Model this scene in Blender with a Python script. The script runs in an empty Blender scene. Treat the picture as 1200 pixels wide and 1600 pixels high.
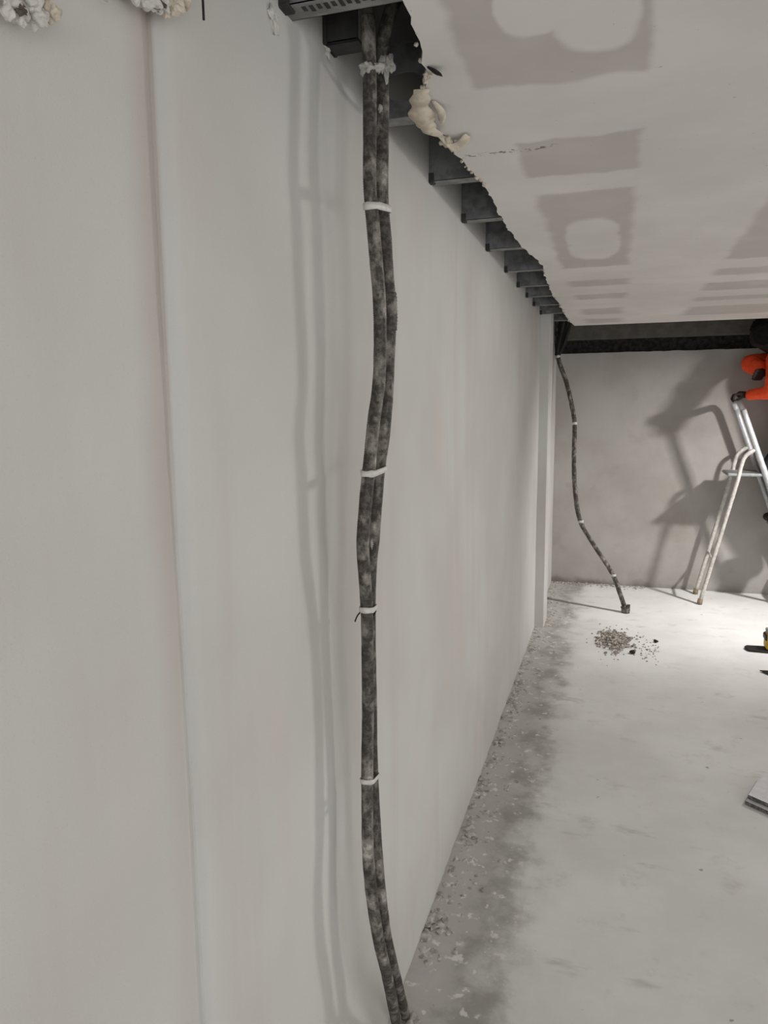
import bpy, bmesh, math, random
from mathutils import Vector, Matrix, noise
random.seed(7)
S = bpy.context.scene
COL = S.collection

# ------------------------------------------------------------------ camera, world, light, exposure
cam = bpy.data.cameras.new('camera'); cam_o = bpy.data.objects.new('camera', cam); COL.objects.link(cam_o)
cam.sensor_fit = 'VERTICAL'; cam.sensor_height = 36.0; cam.lens = 1150 / 1600 * 36.0
cam.clip_start = 0.05
right = Vector((0.9545, 0.2981, -0.0088)); back = Vector((0.2962, -0.9445, 0.1420))
back.normalize(); right = (right - back * right.dot(back)).normalized(); up = back.cross(right)
cam_o.matrix_world = Matrix(((right.x, up.x, back.x, 0), (right.y, up.y, back.y, 0), (right.z, up.z, back.z, 1.65), (0, 0, 0, 1)))
S.camera = cam_o

world = bpy.data.worlds.new('overcast'); S.world = world; world.use_nodes = True
world.node_tree.nodes['Background'].inputs[0].default_value = (0.90, 0.95, 1.0, 1)
world.node_tree.nodes['Background'].inputs[1].default_value = 0.5

def area_light(name, loc, rot, sx, sy, power, color=(1, 1, 1)):
    l = bpy.data.lights.new(name, 'AREA'); l.shape = 'RECTANGLE'; l.size = sx; l.size_y = sy; l.energy = power; l.color = color
    o = bpy.data.objects.new(name, l); COL.objects.link(o); o.location = loc; o.rotation_euler = rot
    return o
# added fill light, stands in for daylight from an unseen shop front behind the camera
area_light('fill_front', (2.2, -3.95, 1.0), (math.radians(90), 0, 0), 5.0, 1.7, 72, (0.96, 0.985, 1.0))
# added fill light, stands in for daylight from an unseen window at the right
area_light('fill_side', (4.93, 1.2, 1.05), (0, math.radians(90), 0), 1.5, 4.2, 22, (1.0, 0.985, 0.97))

vs = S.view_settings
S.display_settings.display_device = 'sRGB'
vs.view_transform = 'Standard'; vs.look = 'None'; vs.gamma = 1.0; vs.use_curve_mapping = False
vs.exposure = 0.37

# ------------------------------------------------------------------ helpers
def new_obj(name, bm, mat=None, parent=None, smooth=False):
    me = bpy.data.meshes.new(name)
    bmesh.ops.recalc_face_normals(bm, faces=bm.faces)
    bm.to_mesh(me); bm.free()
    if smooth:
        for p in me.polygons: p.use_smooth = True
    o = bpy.data.objects.new(name, me); COL.objects.link(o)
    if mat: me.materials.append(mat)
    if parent: o.parent = parent
    return o
def empty(name, loc=(0, 0, 0)):
    o = bpy.data.objects.new(name, None); COL.objects.link(o); o.location = loc; o.empty_display_size = 0.1
    return o
def part(name, bm, mat, parent, smooth=False):
    """mesh given in world coordinates, hung under a parent Empty / object that is only translated"""
    o = new_obj(name, bm, mat, None, smooth)
    o.parent = parent
    off = Vector(parent.location)
    if parent.parent: off = off + parent.parent.location
    if off.length > 0:
        o.data.transform(Matrix.Translation(-off))
    return o
def tag(o, label=None, cat=None, group=None, kind=None):
    if label: o['label'] = label
    if cat: o['category'] = cat
    if group: o['group'] = group
    if kind: o['kind'] = kind
    return o
def bm_box(bm, lo, hi):
    x0, y0, z0 = lo; x1, y1, z1 = hi
    v = [bm.verts.new(p) for p in ((x0,y0,z0),(x1,y0,z0),(x1,y1,z0),(x0,y1,z0),(x0,y0,z1),(x1,y0,z1),(x1,y1,z1),(x0,y1,z1))]
    for f in ((0,3,2,1),(4,5,6,7),(0,1,5,4),(1,2,6,5),(2,3,7,6),(3,0,4,7)): bm.faces.new([v[i] for i in f])
    return v
def box(lo, hi, bevel=0.0):
    bm = bmesh.new(); bm_box(bm, lo, hi)
    if bevel: bmesh.ops.bevel(bm, geom=bm.edges[:], offset=bevel, segments=2, affect='EDGES', profile=0.5)
    return bm
def catmull(P, n):
    P = [Vector(p) for p in P]; out = []
    for i in range(len(P) - 1):
        p0 = P[max(i-1, 0)]; p1 = P[i]; p2 = P[i+1]; p3 = P[min(i+2, len(P)-1)]
        for k in range(n):
            t = k / n
            out.append(0.5*((2*p1)+(-p0+p2)*t+(2*p0-5*p1+4*p2-p3)*t*t+(-p0+3*p1-3*p2+p3)*t**3))
    out.append(P[-1]); return out
def resample(P, step):
    out = [P[0].copy()]; acc = 0.0
    for a, b in zip(P, P[1:]):
        d = (b - a).length
        if d < 1e-9: continue
        pos = step - acc
        while pos <= d:
            out.append(a + (b - a) * (pos / d)); pos += step
        acc = (acc + d) % step
    if (out[-1] - P[-1]).length > step * 0.2: out.append(P[-1].copy())
    return out
def bm_tube(bm, P, rad, seg=12, cap=True):
    """rad: number or function(i, point)"""
    n = len(P); rings = []; ref = None
    for i, p in enumerate(P):
        t = (P[min(i+1, n-1)] - P[max(i-1, 0)]).normalized()
        if ref is None:
            ref = Vector((1, 0, 0)) if abs(t.x) < 0.8 else Vector((0, 1, 0))
        ref = (ref - t * ref.dot(t)).normalized(); b = t.cross(ref)
        r = rad(i, p) if callable(rad) else rad
        rings.append([bm.verts.new(p + (ref*math.cos(a) + b*math.sin(a)) * r) for a in (2*math.pi*k/seg for k in range(seg))])
    for A, B in zip(rings, rings[1:]):
        for k in range(seg): bm.faces.new((A[k], A[(k+1) % seg], B[(k+1) % seg], B[k]))
    if cap:
        bm.faces.new(rings[0][::-1]); bm.faces.new(rings[-1])
def tube(P, rad, seg=12, n=1):
    bm = bmesh.new(); P = [Vector(p) for p in P]
    if n > 1: P = catmull(P, n)
    bm_tube(bm, P, rad, seg); return bm
def rough_chunk(bm, c, r, sq=(1, 1, 1)):
    ret = bmesh.ops.create_icosphere(bm, subdivisions=4, radius=1.0); s = random.random()*100; o_ = Vector((s, s*0.6, s*0.3))
    for v in ret['verts']:
        d = v.co.normalized(); k = 1 + 0.7*noise.noise(d*1.3+o_) + 0.22*noise.noise(d*3.3+o_) + 0.06*noise.noise(d*8+o_)
        v.co = Vector(c) + Vector((d.x*sq[0], d.y*sq[1], d.z*sq[2]))*k*r
def chunk(bm, c, r, sub=1, sq=(1, 1, 1), jag=0.35):
    ret = bmesh.ops.create_icosphere(bm, subdivisions=sub, radius=1.0)
    s = random.random() * 100
    rot = Matrix.Rotation(random.random()*6.28, 3, 'Z') @ Matrix.Rotation(random.random()*6.28, 3, 'X')
    for v in ret['verts']:
        d = v.co.normalized(); k = 1 + jag * noise.noise(d * 1.7 + Vector((s, s*0.7, 0))) * 2
        q = rot @ (d * k); v.co = Vector(c) + Vector((q.x*sq[0], q.y*sq[1], q.z*sq[2])) * r
def prism(poly, z0, z1):
    bm = bmesh.new()
    a = [bm.verts.new((x, y, z0)) for x, y in poly]; b = [bm.verts.new((x, y, z1)) for x, y in poly]
    n = len(poly)
    bm.faces.new(a[::-1]); bm.faces.new(b)
    for i in range(n): bm.faces.new((a[i], a[(i+1) % n], b[(i+1) % n], b[i]))
    return bm

# ------------------------------------------------------------------ materials
def srgb(r, g, b):
    f = lambda c: (c/255/12.92) if c/255 <= 0.04045 else (((c/255)+0.055)/1.055)**2.4
    return (f(r), f(g), f(b), 1)
class NT:
    def __init__(s, name, rough=0.8, metal=0.0):
        s.m = bpy.data.materials.new(name); s.m.use_nodes = True; s.t = s.m.node_tree
        s.b = s.t.nodes['Principled BSDF']; s.b.inputs['Roughness'].default_value = rough; s.b.inputs['Metallic'].default_value = metal
        s.b.inputs['Specular IOR Level'].default_value = 0.3
        s.pos = None
    def node(s, ty, **kw):
        n = s.t.nodes.new(ty)
        for k, v in kw.items(): setattr(n, k, v)
        return n
    def set(s, sock, v):
        if hasattr(v, 'is_linked') or hasattr(v, 'links'): s.t.links.new(v, sock)
        else: sock.default_value = v
    def P(s):
        if s.pos is None: s.pos = s.node('ShaderNodeNewGeometry').outputs['Position']
        return s.pos
    def noise(s, scale, detail=4, rough=0.55, stretch=None, vec=None, dist=0.0):
        n = s.node('ShaderNodeTexNoise'); n.inputs['Scale'].default_value = scale; n.inputs['Detail'].default_value = detail
        n.inputs['Roughness'].default_value = rough; n.inputs['Distortion'].default_value = dist
        v = vec or s.P()
        if stretch:
            mp = s.node('ShaderNodeMapping'); mp.inputs['Scale'].default_value = stretch; s.t.links.new(v, mp.inputs['Vector']); v = mp.outputs[0]
        s.t.links.new(v, n.inputs['Vector']); return n.outputs['Fac']
    def ramp(s, fac, a, b, lo=0.0, hi=1.0, smooth=True):
        n = s.node('ShaderNodeMapRange'); n.interpolation_type = 'SMOOTHSTEP' if smooth else 'LINEAR'
        s.set(n.inputs[0], fac); n.inputs[1].default_value = a; n.inputs[2].default_value = b; n.inputs[3].default_value = lo; n.inputs[4].default_value = hi
        return n.outputs[0]
    def math(s, op, a, b=0.0):
        n = s.node('ShaderNodeMath', operation=op); s.set(n.inputs[0], a); s.set(n.inputs[1], b); return n.outputs[0]
    def mix(s, fac, a, b):
        n = s.node('ShaderNodeMix', data_type='RGBA'); s.set(n.inputs[0], fac); s.set(n.inputs[6], a); s.set(n.inputs[7], b); return n.outputs[2]
    def xyz(s):
        n = s.node('ShaderNodeSeparateXYZ'); s.t.links.new(s.P(), n.inputs[0]); return n.outputs
    def color(s, c): s.set(s.b.inputs['Base Color'], c); return s
    def bump(s, h, strength=0.3, dist=0.01):
        n = s.node('ShaderNodeBump'); n.inputs['Strength'].default_value = strength; n.inputs['Distance'].default_value = dist
        s.set(n.inputs['Height'], h); s.t.links.new(n.outputs[0], s.b.inputs['Normal']); return s
def simple(name, rgb, rough=0.7, metal=0.0, var=0.12, scale=40, bump=0.1):
    t = NT(name, rough, metal); c = srgb(*rgb); d = tuple(x*(1-var*2.2) for x in c[:3]) + (1,)
    n = t.noise(scale, 4)
    t.color(t.mix(t.ramp(n, 0.35, 0.65), d, c))
    if bump: t.bump(n, bump, 0.004)
    return t.m

def mat_plaster():
    t = NT('plaster', 0.9)
    big = t.noise(1.3, 3); col = t.mix(t.ramp(big, 0.35, 0.68), srgb(193, 190, 185), srgb(203, 201, 197))
    vert = t.noise(1.0, 3, stretch=(1, 7.0, 0.6)); col = t.mix(t.ramp(vert, 0.48, 0.75, 0, 0.30), col, srgb(186, 178, 170))
    pink = t.noise(2.2, 2, stretch=(1, 1.5, 0.9)); col = t.mix(t.ramp(pink, 0.56, 0.78, 0, 0.35), col, srgb(203, 189, 181))
    x, y, z = t.xyz()
    seam_shade = t.math('MULTIPLY', t.ramp(t.math('ADD', y, t.math('MULTIPLY', t.noise(3, 3), 0.06)), 0.765, 0.835), t.math('MULTIPLY', t.ramp(y, 0.80, 0.812, 1, 0), t.ramp(z, 1.1, 1.6, 0.45, 1)))
    col = t.mix(t.math('MULTIPLY', seam_shade, 0.6), col, srgb(176, 163, 154))  # shadow beside the vertical joint, put into the plaster colour
    fine = t.noise(420, 2)
    col = t.mix(t.ramp(fine, 0.60, 0.78, 0, 0.18), col, srgb(150, 144, 138))
    t.color(col)
    h = t.math('ADD', t.math('MULTIPLY', t.noise(260, 3), 0.35), t.math('MULTIPLY', t.noise(9, 3), 0.6))
    t.bump(h, 0.25, 0.004); return t.m
def mat_shaded_plaster():
    t = NT('shaded_end_plaster', 0.9)  # warm grey new plaster, darkened to carry the end wall's shade
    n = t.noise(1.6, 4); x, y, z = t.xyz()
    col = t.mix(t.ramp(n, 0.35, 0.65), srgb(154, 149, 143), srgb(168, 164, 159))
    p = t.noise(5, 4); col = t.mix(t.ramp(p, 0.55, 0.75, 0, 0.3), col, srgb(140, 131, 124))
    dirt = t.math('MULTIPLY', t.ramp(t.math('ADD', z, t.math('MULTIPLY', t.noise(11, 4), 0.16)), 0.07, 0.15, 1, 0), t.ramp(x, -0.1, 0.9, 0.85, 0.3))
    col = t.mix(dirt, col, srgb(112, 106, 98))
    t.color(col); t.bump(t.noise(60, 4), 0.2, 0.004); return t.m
def mat_floor():
    t = NT('concrete_floor', 0.75)
    x, y, z = t.xyz()
    n1 = t.noise(1.6, 5, 0.6); n2 = t.noise(5.5, 5, 0.65); n3 = t.noise(38, 4, 0.6)
    col = t.mix(t.ramp(n1, 0.35, 0.65), srgb(214, 213, 210), srgb(226, 225, 223))
    col = t.mix(t.ramp(n2, 0.56, 0.74, 0, 0.55), col, srgb(188, 185, 180))
    smear = t.noise(3.2, 4, 0.6, stretch=(1.0, 2.4, 1)); col = t.mix(t.ramp(smear, 0.60, 0.74, 0, 0.6), col, srgb(180, 177, 172))
    # dirty band along the foot of the wall: damp, dusty strip with an irregular edge
    xe = t.math('ADD', x, t.math('MULTIPLY', t.math('SUBTRACT', t.noise(5.0, 5, 0.65), 0.5), 0.30))
    band = t.ramp(xe, -0.40, -0.14, 1, 0)
    col = t.mix(t.math('MULTIPLY', band, 0.7), col, srgb(160, 157, 151))
    grime = t.math('MULTIPLY', t.ramp(xe, -0.43, -0.36, 0, 1), t.ramp(xe, -0.30, -0.2, 1, 0))
    col = t.mix(t.math('MULTIPLY', grime, t.ramp(n2, 0.38, 0.6, 0.0, 0.55)), col, srgb(126, 123, 116))
    crust = t.ramp(xe, -0.47, -0.40, 1, 0)
    col = t.mix(t.math('MULTIPLY', crust, t.ramp(t.noise(24, 4), 0.42, 0.6, 0.15, 0.7)), col, srgb(186, 182, 174))
    sp = t.noise(21, 3, 0.55); spl = t.math('MULTIPLY', t.ramp(sp, 0.60, 0.67), t.ramp(x, -0.15, -0.34, 0.0, 0.8))
    col = t.mix(spl, col, srgb(222, 220, 215))
    ds = t.noise(19, 2, 0.5, stretch=(1, 1.3, 1)); col = t.mix(t.ramp(ds, 0.735, 0.77, 0, 0.6), col, srgb(110, 104, 95))
    t.color(col)
    h = t.math('ADD', t.math('MULTIPLY', n3, 0.5), t.math('MULTIPLY', n2, 0.6)); t.bump(h, 0.35, 0.006)
    return t.m
def mat_ceiling():
    """grey paper of the boards showing between feathered bands of white joint filler"""
    t = NT('taped_plasterboard', 0.88)
    x, y, z = t.xyz()
    wob = t.math('SUBTRACT', t.noise(7, 3, 0.5), 0.5); wob2 = t.math('SUBTRACT', t.noise(7, 3, 0.5, stretch=(1.1, 0.9, 3)), 0.5)
    xx = t.math('ADD', x, t.math('MULTIPLY', wob, 0.05)); yy = t.math('ADD', y, t.math('MULTIPLY', wob2, 0.08))
    def sbox(x0, x1, y0, y1, f=0.012):
        a = t.math('MULTIPLY', t.ramp(xx, x0-f, x0+f), t.ramp(xx, x1-f, x1+f, 1, 0))
        b = t.math('MULTIPLY', t.ramp(yy, y0-f, y0+f), t.ramp(yy, y1-f, y1+f, 1, 0))
        return t.math('MULTIPLY', a, b)
    def union(L):
        r = L[0]
        for q in L[1:]: r = t.math('MAXIMUM', r, q)
        return r
    paper = union([sbox(-0.285, 0.035, 0.2, 1.56), sbox(-0.258, 0.034, 1.87, 2.17), sbox(-0.255, 0.03, 2.335, 3.59, 0.018),
                   sbox(-0.255, 0.045, 3.96, 4.15, 0.03), sbox(-0.24, 0.035, 4.45, 4.65, 0.03), sbox(-0.24, 0.02, 5.1, 5.45, 0.04), sbox(-0.24, 0.02, 5.7, 6.0, 0.05),
                   sbox(0.425, 1.23, -4, 3.60, 0.02), sbox(0.425, 1.23, 3.84, 4.04, 0.03), sbox(0.425, 1.23, 4.26, 4.54, 0.03), sbox(0.425, 1.23, 4.80, 4.98, 0.03), sbox(0.425, 1.23, 5.25, 5.75, 0.04),
                   sbox(1.63, 2.43, -4, 3.2, 0.02), sbox(1.63, 2.43, 3.5, 5.8, 0.02), sbox(2.83, 3.63, -4, 5.8, 0.02)])
    # patches of filler smoothed over screw heads
    def blob(cx, cy, rx, ry):
        a = t.math('DIVIDE', t.math('SUBTRACT', xx, cx), rx); b = t.math('DIVIDE', t.math('SUBTRACT', yy, cy), ry)
        d = t.math('ADD', t.math('POWER', t.math('ABSOLUTE', a), 3.0), t.math('POWER', t.math('ABSOLUTE', b), 3.0))
        return t.ramp(d, 0.7, 1.35, 1, 0)
    dabs = union([blob(-0.155, 1.27, 0.05, 0.09), blob(-0.055, 1.30, 0.07, 0.15), blob(-0.105, 3.04, 0.095, 0.36), blob(-0.33, 1.42, 0.03, 0.10)])
    paper = t.math('MULTIPLY', paper, t.math('SUBTRACT', 1.0, dabs))
    paper = t.math('MULTIPLY', paper, t.ramp(t.noise(4, 3), 0.25, 0.6, 0.75, 1.0))
    filler = t.mix(t.ramp(t.noise(2.5, 4), 0.35, 0.7), srgb(220, 216, 211), srgb(230, 226, 221))
    col = t.mix(paper, filler, srgb(199, 193, 187))
    sc = t.noise(55, 2, 0.5, stretch=(1, 1.6, 1)); col = t.mix(t.ramp(sc, 0.74, 0.79, 0, 0.5), col, srgb(120, 112, 104))
    # scuffed pencil-dark scratches near the cut
    ln = t.math('MULTIPLY', t.math('MULTIPLY', t.ramp(x, -0.40, -0.37), t.ramp(x, -0.17, -0.15, 1, 0)), t.math('MULTIPLY', t.ramp(yy, 1.905, 1.912), t.ramp(yy, 1.925, 1.932, 1, 0)))
    col = t.mix(t.math('MULTIPLY', ln, t.ramp(t.noise(60, 2), 0.5, 0.6, 0, 0.75)), col, srgb(96, 88, 82))
    t.color(col)
    t.bump(t.math('ADD', t.math('MULTIPLY', paper, -0.5), t.math('MULTIPLY', t.noise(30, 3), 0.25)), 0.25, 0.003)
    return t.m
def mat_conduit():
    t = NT('spattered_conduit', 0.65)
    n = t.noise(26, 5, 0.65, stretch=(1, 1, 0.7)); n2 = t.noise(95, 3, 0.6)
    col = t.mix(t.ramp(n2, 0.4, 0.65), srgb(58, 54, 50), srgb(88, 83, 77))
    col = t.mix(t.ramp(n, 0.47, 0.63, 0, 0.85), col, srgb(140, 135, 127))
    col = t.mix(t.math('MULTIPLY', t.ramp(n, 0.60, 0.68), t.ramp(n2, 0.45, 0.6)), col, srgb(172, 168, 160))
    t.color(col); t.bump(n2, 0.4, 0.003); return t.m
def mat_upper():
    t = NT('rough_masonry', 0.95)
    n = t.noise(14, 5, 0.65); t.color(t.mix(t.ramp(n, 0.35, 0.65), srgb(70, 66, 61), srgb(98, 94, 87))); t.bump(n, 0.6, 0.02); return t.m

M = dict(plaster=mat_plaster(), shaded_plaster=mat_shaded_plaster(), floor=mat_floor(), ceil=mat_ceiling(), conduit=mat_conduit(), masonry=mat_upper(),
         dark_masonry=simple('shaded_slot_masonry', (52, 48, 45), 0.95, 0, 0.3, 25, 0.6),  # rough slot masonry, recess shadow included in its dark colour
         beam=simple('grey_beam', (100, 96, 90), 0.9, 0, 0.1, 12, 0.3),
         slab=simple('dark_slab', (84, 80, 76), 0.95, 0, 0.2, 6, 0.3),
         steel=simple('galvanised_steel', (148, 147, 144), 0.6, 0.15, 0.16, 22, 0.1),
         web=simple('shaded_steel_web', (126, 126, 127), 0.7, 0.1, 0.2, 18, 0.1),  # same steel as the flanges, darkened for the shade in the void
         steel_slot=simple('punched_slot', (62, 61, 60), 0.8, 0.0, 0.15, 30, 0),
         core=simple('gypsum_core', (208, 197, 180), 0.95, 0, 0.12, 60, 0.6),
         paper=simple('torn_board_paper', (214, 202, 182), 0.9, 0, 0.1, 50, 0.3),
         rubble=simple('mortar_crumbs', (196, 192, 184), 0.95, 0, 0.22, 35, 0.5),
         brownrubble=simple('brown_rubble', (188, 178, 168), 0.95, 0, 0.28, 45, 0.5),
         tie=simple('white_tape', (214, 211, 204), 0.6, 0, 0.06, 80, 0.1),
         wet=simple('white_plaster_lump', (206, 203, 196), 0.9, 0, 0.08, 60, 0.5),
         lump=simple('grey_plaster_lump', (176, 172, 165), 0.9, 0, 0.12, 90, 0.5),
         black=simple('black_plastic', (34, 32, 31), 0.55, 0, 0.15, 60, 0.1),
         alu=simple('ladder_aluminium', (196, 198, 200), 0.4, 0.35, 0.08, 30, 0.05),
         dirty_alu=simple('plaster_smeared_tube', (204, 200, 192), 0.6, 0.1, 0.12, 45, 0.2),
         tread=simple('grey_tread', (150, 152, 152), 0.6, 0.2, 0.1, 60, 0.2),
         rubber=simple('rubber_foot', (150, 135, 112), 0.8, 0, 0.2, 60, 0.1),
         orange=simple('orange_fabric', (255, 88, 46), 0.8, 0, 0.05, 60, 0.25),
         navy=simple('dark_trousers', (48, 48, 54), 0.9, 0, 0.12, 60, 0.2),
         skin=simple('brown_skin', (40, 29, 25), 0.8, 0, 0.06, 60, 0.05),
         hair=simple('black_hair', (12, 10, 9), 0.9, 0, 0.2, 160, 0.6),
         eye=simple('eye_white', (220, 216, 210), 0.3, 0, 0.02, 10, 0),
         boot=simple('work_boot', (58, 46, 36), 0.7, 0, 0.15, 60, 0.2),
         band=simple('reflective_band', (200, 200, 196), 0.35, 0.2, 0.05, 60, 0),
         yellow=simple('yellow_plastic', (196, 156, 30), 0.5, 0, 0.1, 40, 0.05),
         white_board=simple('white_board_face', (226, 224, 226), 0.8, 0, 0.04, 30, 0.1),
         board_edge=simple('grey_board_edge', (120, 117, 114), 0.9, 0, 0.25, 80, 0.4),
         chip=simple('brown_chip', (112, 102, 90), 0.95, 0, 0.2, 60, 0.4),
         wire=simple('black_wire', (30, 28, 26), 0.6, 0, 0.1, 50, 0))
e = NT('lamp_glass', 0.4); e.b.inputs['Emission Color'].default_value = (1, 0.97, 0.92, 1); e.b.inputs['Emission Strength'].default_value = 6; M['lamp'] = e.m

# ------------------------------------------------------------------ the setting
WX = -0.53       # face of the left wall
BY = 6.95        # face of the back wall
ZC = 2.28        # underside of the joists
# floor: a grid with slight unevenness, roughest at the foot of the wall
bm = bmesh.new()
xs = [-0.60 + 0.025*i for i in range(25)] + [0.1 + 0.2*i for i in range(0, 26)]
ysl = [-4.3 + 0.25*i for i in range(21)] + [0.95 + 0.03*i for i in range(204)]
grid = []
for y in ysl:
    row = []
    for x in xs:
        k = max(0.0, 1 - (x - WX) / 0.22)
        h = noise.noise(Vector((x*9, y*9, 0))) * 0.009 * k + noise.noise(Vector((x*26, y*26, 3))) * 0.006 * k + 0.004*k + noise.noise(Vector((x*1.5, y*1.5, 9))) * 0.002
        row.append(bm.verts.new((x, y, h)))
    grid.append(row)
for a, b in zip(grid, grid[1:]):
    for i in range(len(a)-1): bm.faces.new((a[i], a[i+1], b[i+1], b[i]))
floor = tag(new_obj('floor', bm, M['floor'], smooth=True), 'dusty pale concrete floor with a dirty band along the wall', kind='structure')

def wall_sheet(name, x, y0, y1, z0, z1, thick, step=0.04, amp=0.003, ragged=0.0, seed=0, edge=None, eside=None):
    """a plastered slab facing +X with a gently uneven face and an uneven foot"""
    bm = bmesh.new(); ny = max(2, int((y1-y0)/step)); nz = int((z1-z0)/0.05); R = []
    for j in range(nz+1):
        z = z0 + (z1-z0)*j/nz; row = []
        for i in range(ny+1):
            y = y0 + (y1-y0)*i/ny
            d = noise.noise(Vector((y*1.7, z*1.1, seed))) * amp + noise.noise(Vector((y*6, z*4, seed+5))) * amp*0.3
            zz = z
            if j == 0: d += ragged * (0.2 + 0.8*noise.noise(Vector((y*14, 1, seed))))
            row.append(bm.verts.new((x + d, y + (edge(z) if edge and i == eside else 0.0), zz)))
        R.append(row)
    for a, b in zip(R, R[1:]):
        for i in range(ny): bm.faces.new((a[i], a[i+1], b[i+1], b[i]))
    bk = [bm.verts.new(p) for p in ((x-thick, y0, z0), (x-thick, y1, z0), (x-thick, y1, z1), (x-thick, y0, z1))]
    bm.faces.new([r[0] for r in R] + [bk[3], bk[0]]); bm.faces.new([r[-1] for r in R][::-1] + [bk[1], bk[2]])
    bm.faces.new(R[-1] + [bk[2], bk[3]]); bm.faces.new(R[0][::-1] + [bk[0], bk[1]]); bm.faces.new(bk)
    return new_obj(name, bm, M['plaster'], smooth=False)
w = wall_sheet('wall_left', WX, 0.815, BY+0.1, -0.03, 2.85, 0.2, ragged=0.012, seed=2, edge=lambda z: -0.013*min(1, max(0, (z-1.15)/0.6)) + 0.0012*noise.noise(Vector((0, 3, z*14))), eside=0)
for p in w.data.polygons: p.use_smooth = len(p.vertices) == 4 and abs(p.normal.x) > 0.8
tag(w, 'long grey plastered wall behind the near conduits', kind='structure')
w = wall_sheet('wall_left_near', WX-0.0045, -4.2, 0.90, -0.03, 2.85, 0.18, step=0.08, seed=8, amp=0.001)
for p in w.data.polygons: p.use_smooth = len(p.vertices) == 4 and abs(p.normal.x) > 0.8
tag(w, 'grey plastered wall at the left edge, ending in a vertical joint', kind='structure')
# shallow pier just before the far corner
o = new_obj('trim_1', box((WX-0.05, 5.43, -0.03), (-0.462, 5.70, 2.85), 0.006), M['plaster'])
tag(o, 'shallow plastered pier in the far left corner', kind='structure')

# back wall: plaster to 2.10 m, a dark rough slot above it, then a concrete beam
bm = bmesh.new(); nx = 140; top = []; bot = []; topb = []
for i in range(nx+1):
    x = -0.70 + 5.8*i/nx
    zt = 2.105 + 0.006*noise.noise(Vector((x*7, 0, 3))) + 0.004*noise.noise(Vector((x*25, 0, 1)))
    bot.append(bm.verts.new((x, BY, -0.03))); top.append(bm.verts.new((x, BY, zt))); topb.append(bm.verts.new((x, BY+0.12, zt)))
for i in range(nx):
    bm.faces.new((bot[i], bot[i+1], top[i+1], top[i])); bm.faces.new((top[i], top[i+1], topb[i+1], topb[i]))
tag(new_obj('wall_back', bm, M['shaded_plaster']), 'grey plastered end wall behind the ladder', kind='structure')
bm = bmesh.new(); rows = []
for j in range(5):
    rows.append([bm.verts.new((-0.7 + 5.8*i/90, BY + 0.05 + 0.02*noise.noise(Vector((i*0.7, j*1.3, 4))), 2.08 + 0.045*j)) for i in range(91)])
for a, b in zip(rows, rows[1:]):
    for i in range(90): bm.faces.new((a[i], a[i+1], b[i+1], b[i]))
tag(new_obj('wall_back_slot', bm, M['dark_masonry']), 'dark unplastered strip near the top of the end wall', kind='structure')
tag(new_obj('trim_2', box((-0.7, BY-0.005, 2.222), (5.1, BY+0.25, 2.9), 0.006), M['beam']), 'grey concrete beam above the dark strip of the end wall', kind='structure')
# concrete slab over the void, outer walls of the room (behind and beside the camera)
tag(new_obj('ceiling_slab', box((-0.75, -4.3, 2.85), (5.2, 7.2, 3.0)), M['slab']), 'dark concrete slab above the suspended ceiling', kind='structure')
bm = box((5.0, -4.2, -0.03), (5.15, -1.0, 2.85)); bm_box(bm, (5.0, 3.4, -0.03), (5.15, 7.1, 2.85)); bm_box(bm, (5.0, -1.0, -0.03), (5.15, 3.4, 0.3)); bm_box(bm, (5.0, -1.0, 2.1), (5.15, 3.4, 2.85))
tag(new_obj('wall_right', bm, M['plaster']), 'plastered right-hand wall with a long window opening', kind='structure')
bm = box((-0.75, -4.2, 2.2), (5.15, -4.05, 2.85)); bm_box(bm, (-0.75, -4.2, -0.03), (-0.3, -4.05, 2.2)); bm_box(bm, (4.7, -4.2, -0.03), (5.15, -4.05, 2.2))
tag(new_obj('wall_front', bm, M['plaster']), 'front wall with a wide open shop front behind the viewer', kind='structure')

# suspended ceiling: separate boards, the row beside the wall torn along its edge
ceiling = tag(empty('ceiling', (0, 0, ZC)), 'white filled plasterboard ceiling torn open along the wall', kind='structure')
EDGE = [(-0.31, -4.1), (-0.30, -1.0), (-0.31, 0.4), (-0.325, 0.9), (-0.335, 1.23), (-0.346, 1.33), (-0.358, 1.40), (-0.352, 1.43), (-0.372, 1.47), (-0.38, 1.50), (-0.405, 1.55),
        (-0.414, 1.60), (-0.405, 1.66), (-0.418, 1.72), (-0.392, 1.78), (-0.404, 1.83), (-0.395, 1.99), (-0.383, 2.10), (-0.376, 2.17), (-0.382, 2.40), (-0.388, 2.66), (-0.38, 2.9), (-0.377, 3.04),
        (-0.352, 3.28), (-0.336, 3.46), (-0.352, 3.8), (-0.36, 4.1), (-0.368, 4.46), (-0.355, 4.8), (-0.362, 5.3), (-0.356, 5.83), (-0.335, 6.14)]
def edge_x(y):
    for (xa, ya), (xb, yb) in zip(EDGE, EDGE[1:]):
        if ya <= y <= yb: return xa + (xb-xa)*(y-ya)/(yb-ya)
    return EDGE[0][0] if y < EDGE[0][1] else EDGE[-1][0]
rowsY = [-4.05, -0.75, 1.72, 3.77, 6.14]; colsX = [None, 0.23, 1.43, 2.63, 3.83, 5.0]
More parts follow.
